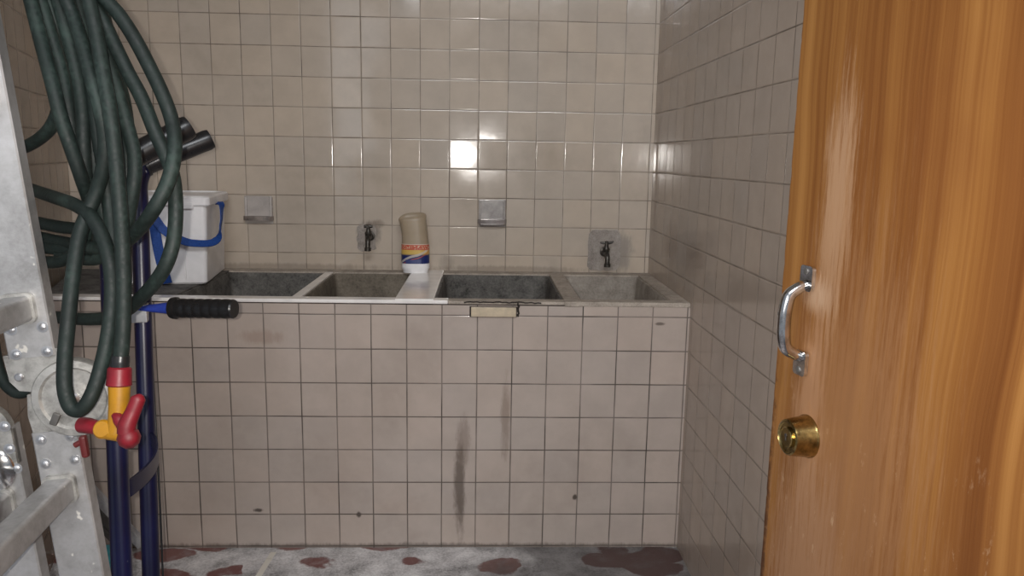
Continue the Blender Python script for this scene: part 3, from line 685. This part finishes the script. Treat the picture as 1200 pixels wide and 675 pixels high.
def rung(c, length, parent, name='rung'):
    bm = bmesh.new(); Mx = frame(c, lw_, lu, rd); pr = rrect(0.036, 0.034, 0.006, 3)
    add_prism(bm, pr, length, Mx); o = finish(name, bm, M['aluminium'], parent)
    bm = bmesh.new(); add_prism(bm, rrect(0.043, 0.042, 0.009, 4), 0.007, frame(c + rd * 0.0005, lw_, lu, rd)); 
    bmesh.ops.bevel(bm, geom=[e for e in bm.edges if e.calc_face_angle(0) > 1], offset=0.002, segments=2, affect='EDGES')
    finish('rung_collar', bm, M['cast'], o); return o
foot_u = -hc.z / lu.z + 0.004
def section(base, u0, u1, rungs, endr, shift=0.0):
    """two rails with rungs between; base: point in the far rail's web plane"""
    ra = finish('rail', rail(base, u0, u1, WD, DP), M['aluminium'], LA)
    finish('rail', rail(lpt(base, 0, 0, RUNG), u0, u1, WD, DP, -1), M['aluminium'], LA)
    for u in endr:
        for s in (-1, 1): finish('rivet', rivet(lpt(base, u, s * 0.0195 + 0.001)), M['rivet'], ra)
    for u in rungs: rung(lpt(base, u, -0.004), RUNG, LA)
cU = lpt(hc, 0, (at(42, 416, LDP) - hc).dot(lw_)); cA = lpt(hc, 0, (at(60, 508, LDP) - hc).dot(lw_))
rU, rA = hu(22, 358), hu(72, 580)
section(cU, uU, uU + 0.86, [rU, rU + 0.28, rU + 0.56], [uU + 0.006, uU + 0.04])
section(cA, foot_u + 0.03, uA, [rA, rA - 0.28], [uA - 0.010, uA - 0.045])
# cast hinge: two plates and a round boss, on both rails
def hinge(base, r, face, parent=LA):
    hg = None
    bm = bmesh.new(); Mx = frame(lpt(base, -0.008, 0.027, r), lw_, lu, rd * face)
    add_lathe(bm, [(0, -0.010), (0.053, -0.010), (0.055, -0.008), (0.055, 0.003), (0.053, 0.006), (0.044, 0.007), (0.041, 0.004), (0.026, 0.0032), (0.022, 0.0055), (0.0, 0.0065)], Mx, 48)
    hg = finish('hinge', bm, M['cast'], parent)
    bm = bmesh.new(); add_prism(bm, [(-0.036, 0.062), (0.034, 0.066), (0.036, 0.02), (0.01, 0.005), (-0.024, 0.012), (-0.034, 0.026)], 0.010, Mx @ Matrix.Translation((-0.045, 0.005, -0.011))); finish('hinge_plate', bm, M['cast'], hg)
    bm = bmesh.new(); add_prism(bm, [(-0.036, -0.070), (0.032, -0.066), (0.046, -0.02), (0.02, 0.005), (-0.036, 0.0), (-0.040, -0.03)], 0.010, Mx @ Matrix.Translation((-0.025, 0.010, -0.012))); finish('hinge_plate', bm, M['cast'], hg)
    bm = bmesh.new(); add_lathe(bm, [(0, 0.004), (0.009, 0.004), (0.009, 0.009), (0.006, 0.012), (0, 0.012)], Mx, 18); finish('hinge_bolt', bm, M['rivet'], hg)
    bm = bmesh.new(); add_box(bm, (-0.012, -0.036, 0.006), (0.010, 0.018, 0.006), 0.002, Mx @ Matrix.Rotation(-0.5, 4, 'Z')); finish('lock_pawl', bm, M['dark_metal'], hg)
    for p in ((-0.066, 0.036), (-0.047, 0.0), (0.010, -0.046)):
        bm = bmesh.new(); add_lathe(bm, [(0.006, -0.003), (0.006, 0.0), (0.004, 0.0018), (0, 0.002)], Mx @ Matrix.Translation((p[0], p[1], 0)), 12); finish('rivet', bm, M['rivet'], hg)
    return hg
hA = hinge(lpt(hc, 0.0, 0.0), -0.001, 1)
hinge(lpt(hc, 0.0, 0.0), RUNG + 0.003, -1)
bm = bmesh.new(); rp = at(99, 523, LDP + 0.012); add_box(bm, (0, 0, 0), (0.010, 0.032, 0.012), 0.004, frame(rp, lw_, lu, rd)); add_tube(bm, [rp + lu * 0.008, rp - lw_ * 0.012 + lu * 0.003], 0.004, 10); finish('release_lever', bm, M['dark_red'], hA)
# folded inner section on the wall side
bT = at(2, 500, LDP + 0.012); uB = hu(2, 474)
cB = hc + lw_ * ((bT - hc).dot(lw_) - 0.016) - rd * 0.012
section(cB, foot_u + 0.03, uB - 0.035, [hu(72, 580) - 0.015, hu(72, 580) - 0.295], [])
bm = bmesh.new(); Mx = frame(lpt(cB, uB - 0.038, 0, -0.010), lw_, lu, rd); add_prism(bm, [(-WD / 2, -0.05)] + [(-WD / 2 * math.cos(math.pi * k / 14), 0.038 * math.sin(math.pi * k / 14) + 0.0) for k in range(15)] + [(WD / 2, -0.05)], 0.013, Mx); bmesh.ops.bevel(bm, geom=[e for e in bm.edges if e.calc_face_angle(0) > 1], offset=0.003, segments=2, affect='EDGES'); hp = finish('hinge_cap', bm, M['cast'], LA)
for q in ((8, 498), (11, 526), (17, 551)):
    p = at(q[0], q[1], LDP + 0.012); p = lpt(cB, (p - cB).dot(lu), (p - cB).dot(lw_), 0.003); finish('rivet', rivet(p), M['rivet'], hp)
p = at(-14, 553, LDP + 0.01); p = lpt(cB, (p - cB).dot(lu), (p - cB).dot(lw_), 0.0)
bm = bmesh.new(); add_lathe(bm, [(0.034, -0.002), (0.034, 0.004), (0.030, 0.008), (0.018, 0.013), (0, 0.015)], axis_frame(p, rd), 40); finish('hinge_dome', bm, M['chrome'], LA)
# rubber feet
for b in (cA, cB):
    for r in (-0.012, RUNG + 0.012):
        c = lpt(b, foot_u, 0, r); c.z = 0.022
        bm = bmesh.new(); add_box(bm, (0, 0, 0), (0.085, 0.04, 0.044), 0.006, Matrix.Translation(c) @ Matrix.Rotation(math.atan2(rd.y, rd.x) + math.pi / 2, 4, 'Z')); finish('rubber_foot', bm, M['rubber'], LA)

# ------------------------------------------------------------------ grey metal bar and teal bucket low behind the hand truck
b0, b1 = on_plane(78, 546, 1, -0.73), on_plane(177, 652, 1, -0.70)
ba = (b1 - b0).normalized(); b1 = b0 + ba * ((0.045 - b0.z) / ba.z); bs = ba.cross(Vector((0, -1, 0))).normalized(); bs = bs if bs.z > 0 else -bs; bn = ba.cross(bs); bn = bn if bn.y < 0 else -bn
bb = bmesh.new(); BX_ = frame(b0, ba, bs, bn)
add_prism(bb, [(0, 0.0), ((b1 - b0).length, 0.0), ((b1 - b0).length, 0.026), (0, 0.026)], 0.022, BX_)
Bar = thing('metal_bar', 'grey metal bar slanting to the floor behind the hand truck', 'bar', (b1.x, b1.y, 0))
finish('top_flange', bb, M['grey_paint'], Bar)
bb = bmesh.new()
for i in range(3): add_prism(bb, [(0.0, -0.020 * i - 0.019), ((b1 - b0).length - 0.022 * i - 0.02, -0.020 * i - 0.019), ((b1 - b0).length - 0.022 * i, -0.020 * i), (0, -0.020 * i)], 0.010 - 0.002 * (i % 2), BX_)
finish('ribbed_web', bb, M['dark_metal'], Bar)
tc = at(119, 668, 1.85); tc = Vector((tc.x, tc.y, 0.0)); tz = at(122, 648, 1.85).z
Bk = thing('plastic_tub', 'teal plastic tub on the floor between the ladder and the hand truck', 'tub', tc)
bm = bmesh.new(); add_lathe(bm, [(0, 0.001), (0.038, 0.001), (0.040, 0.004), (0.046, tz - 0.02), (0, tz - 0.02)], Matrix.Translation(tc), 40); finish('tub_body', bm, M['teal'], Bk)
bm = bmesh.new(); add_lathe(bm, [(0, tz - 0.02), (0.049, tz - 0.02), (0.049, tz - 0.002), (0.046, tz), (0, tz)], Matrix.Translation(tc), 40); finish('tub_lid', bm, M['teal'], Bk)

# ------------------------------------------------------------------ green hose hung in loops
HO = thing('garden_hose', 'dark green garden hose hung in loops with yellow and red nozzle', 'hose', at(75, -300, 1.04))
strands = [
 [(36, 0, 1.04), (50, 55, 1.03), (62, 100, 1.02), (72, 140, 1.02), (84, 175, 1.03), (96, 210, 1.05), (106, 245, 1.09), (99, 282, 1.12), (76, 304, 1.14), (50, 307, 1.17), (26, 298, 1.2), (0, 285, 1.22)],
 [(58, 0, 1.07), (68, 45, 1.08), (73, 90, 1.09), (70, 122, 1.10), (61, 147, 1.12), (47, 162, 1.15), (30, 172, 1.18), (8, 182, 1.22), (-8, 240, 1.24), (-12, 340, 1.24), (-4, 425, 1.23), (14, 457, 1.22), (34, 456, 1.22), (50, 425, 1.22), (58, 370, 1.22)],
 [(47, 0, 1.06), (61, 45, 1.06), (73, 88, 1.06), (80, 125, 1.06), (87, 165, 1.07), (100, 205, 1.08), (114, 240, 1.09), (107, 266, 1.12), (80, 267, 1.14), (50, 262, 1.17), (22, 256, 1.2)],
 [(68, 0, 1.05), (82, 50, 1.05), (92, 95, 1.05), (97, 135, 1.05), (98, 175, 1.05), (101, 212, 1.06), (111, 248, 1.08), (118, 278, 1.10), (104, 296, 1.13), (76, 292, 1.15), (46, 290, 1.18), (20, 290, 1.21)],
 [(78, 0, 1.02), (86, 20, 1.02), (97, 55, 1.01), (108, 95, 1.0), (118, 132, 1.0), (123, 165, 1.01), (121, 195, 1.02), (114, 222, 1.03), (104, 246, 1.03), (94, 272, 1.02), (88, 305, 1.01), (83, 345, 1.0), (79, 385, 0.99), (76, 420, 0.98), (76, 455, 0.97), (83, 477, 0.97), (95, 480, 0.97), (107, 464, 0.97), (118, 432, 0.98), (127, 390, 0.99), (131, 345, 1.0), (129, 310, 1.0), (121, 280, 1.01), (108, 256, 1.02), (90, 241, 1.04), (60, 230, 1.10), (30, 220, 1.18), (5, 212, 1.22)],
 [(104, 0, 0.99), (113, 40, 0.99), (120, 80, 0.985), (127, 120, 0.98), (132, 155, 0.98), (137, 200, 0.98), (141, 250, 0.98), (144, 300, 0.98), (145, 345, 0.98), (144, 390, 0.98), (141, 424, 0.98)],
 [(112, 0, 1.03), (117, 30, 1.03), (128, 70, 1.03), (139, 110, 1.03), (150, 150, 1.03), (157, 178, 1.03), (158, 202, 1.03), (155, 228, 1.03), (150, 256, 1.04), (146, 290, 1.05), (146, 330, 1.05), (142, 370, 1.05)],
 [(110, 0, 1.01), (119, 20, 1.01), (132, 48, 1.01), (150, 85, 1.01), (166, 115, 1.01), (182, 155, 1.01), (194, 182, 1.01), (203, 208, 1.01), (206, 242, 1.01), (204, 278, 1.01), (196, 307, 1.01), (183, 329, 1.02), (165, 349, 1.04), (149, 363, 1.07), (128, 372, 1.10), (104, 374, 1.13), (80, 373, 1.16), (50, 371, 1.2)],
 [(124, 0, 1.0), (140, 18, 1.0), (157, 44, 1.0), (176, 80, 1.0), (191, 112, 1.0), (201, 140, 1.0), (205, 167, 0.99), (202, 195, 0.98), (194, 220, 0.98), (181, 244, 0.98), (166, 265, 1.0), (150, 281, 1.03), (134, 291, 1.07), (112, 291, 1.10), (85, 286, 1.14), (50, 279, 1.18), (20, 272, 1.21)],
 [(92, 0, 1.05), (102, 55, 1.05), (109, 105, 1.05), (114, 150, 1.05), (122, 200, 1.05), (129, 250, 1.05), (133, 300, 1.04), (134, 350, 1.03), (131, 395, 1.03), (122, 435, 1.02), (110, 462, 1.02), (98, 474, 1.02)],
 [(85, 0, 1.06), (97, 60, 1.06), (104, 110, 1.06), (107, 150, 1.06), (111, 195, 1.07), (119, 240, 1.07), (126, 280, 1.08), (120, 300, 1.1), (100, 304, 1.13), (70, 298, 1.16)],
 [(117, 0, 1.04), (126, 40, 1.05), (136, 85, 1.06), (146, 125, 1.06), (150, 165, 1.06), (148, 205, 1.06), (144, 250, 1.06)],
]
strands[9] = strands[9][:8] + [(136, 380, 1.06), (138, 410, 1.07)]
bm = bmesh.new(); RH = 0.0093
peg = at(72, -310, 1.04)
for i, st in enumerate(strands):
    x0, y0, d0 = st[0]; dx = (st[1][0] - x0) / (st[1][1] - y0)
    P = [at(x, y, d) for x, y, d in st]
    off = (i - 5.5) * 0.009
    p1 = at(x0 - dx * 70, -70, d0); p2 = at((x0 - dx * 120 + 72) / 2, -190, (d0 + 1.04) / 2)
    p3 = peg + Vector((0.02 + 0.0, 0, 0)) * (1 if i % 2 else -1) * 1.2 + hplane * off + Vector((0, 0, 0.0)); p4 = peg + hplane * off + Vector((0, 0, 0.028))
    p5 = peg - Vector((0.026, 0, 0.0)) * (1 if i % 2 else -1) + hplane * off
    P = smooth_path([p5, p4, p3, p2, p1] + P, 7)
    add_tube(bm, P, RH, 14)
ho = finish('hose_tube', bm, M['hose'], HO, angle=60)
bm = bmesh.new(); ctr = peg + Vector((0, 0, 0.005))
add_tube(bm, smooth_path([(peg.x, peg.y - 0.0, 2.5) + Vector() if False else Vector((ctr.x, ctr.y, 2.8)) + hplane * 0.075, ctr + hplane * 0.075 + Vector((0, 0, 0.12)), ctr + hplane * 0.07, ctr + hplane * 0.04, ctr - hplane * 0.05, ctr - hplane * 0.075 + Vector((0, 0, 0.03))], 6), 0.006, 10); structure(finish('hose_hook', bm, M['dark_metal']))  # unseen ceiling hook, added so the hose has something to hang from
# nozzle
ND = 0.98
def np_(x, y, d=ND): return at(x, y, d)
def tap_tube(P, R, n=6, sides=20):
    bm = bmesh.new(); Q = smooth_path(P, n); m = len(Q); rr = []
    for i in range(m):
        f = i / (m - 1) * (len(R) - 1); k = min(int(f), len(R) - 2); rr.append(R[k] + (R[k + 1] - R[k]) * (f - k))
    add_tube(bm, Q, rr, sides); return bm
px = ND / FPX
NZ = finish('nozzle_body', tap_tube([np_(140, 449), np_(139.5, 470), np_(138, 490), np_(136, 508)], [12.3 * px, 11.5 * px, 10.5 * px, 10 * px]), M['yellow'], HO)
finish('hose_coupling', tap_tube([np_(141.5, 417), np_(141, 424), np_(140.5, 433)], [10 * px, 10.5 * px, 10 * px]), M['rubber'], HO)
bm = bmesh.new(); MM = axis_frame(np_(140.3, 430), np_(139.5, 452) - np_(140.3, 430))
rb = [(0, 0), (11 * px, 0), (13.2 * px, 2 * px), (13.8 * px, 18 * px), (14.2 * px, 21 * px), (12.5 * px, 22.5 * px), (0, 22.5 * px)]
add_lathe(bm, rb, MM, 28); finish('collar', bm, M['red'], HO)
bm = bmesh.new(); fd = (CAM - np_(123, 503)).normalized()
add_lathe(bm, [(0, -14 * px), (10 * px, -14 * px), (11.2 * px, -10 * px), (11.2 * px, 6 * px), (9 * px, 9 * px), (0, 9.5 * px)], axis_frame(np_(123, 503), fd * 0.8 - RX * 0.35), 28)
add_tube(bm, [np_(118, 504), np_(128, 506), np_(140, 508), np_(150, 512)], [9 * px, 9.5 * px, 9.5 * px, 9 * px], 20)
finish('elbow', bm, M['yellow'], NZ)
finish('outlet', tap_tube([np_(96, 498, ND + 0.015), np_(104, 499, ND + 0.01), np_(117, 502, ND + 0.002)], [9.5 * px, 9.5 * px, 8 * px]), M['red'], NZ)
bm = tap_tube([np_(163, 462, ND - 0.012), np_(162, 467, ND - 0.014), np_(156, 482, ND - 0.016), np_(149, 498, ND - 0.018), np_(148, 508, ND - 0.018)], [2 * px, 8.2 * px, 8.5 * px, 10 * px, 10 * px])
t2 = tap_tube([np_(133, 486, ND - 0.012), np_(139, 491, ND - 0.014), np_(148, 503, ND - 0.016)], [3 * px, 7 * px, 8 * px]); merge(bm, t2)
add_lathe(bm, [(0, -12 * px), (11 * px, -12 * px), (13 * px, -6 * px), (13 * px, 2 * px), (10 * px, 11 * px), (6 * px, 14 * px), (0, 15 * px)], axis_frame(np_(151, 513, ND - 0.014), fd), 10)
finish('valve_lever', bm, M['red'], NZ)
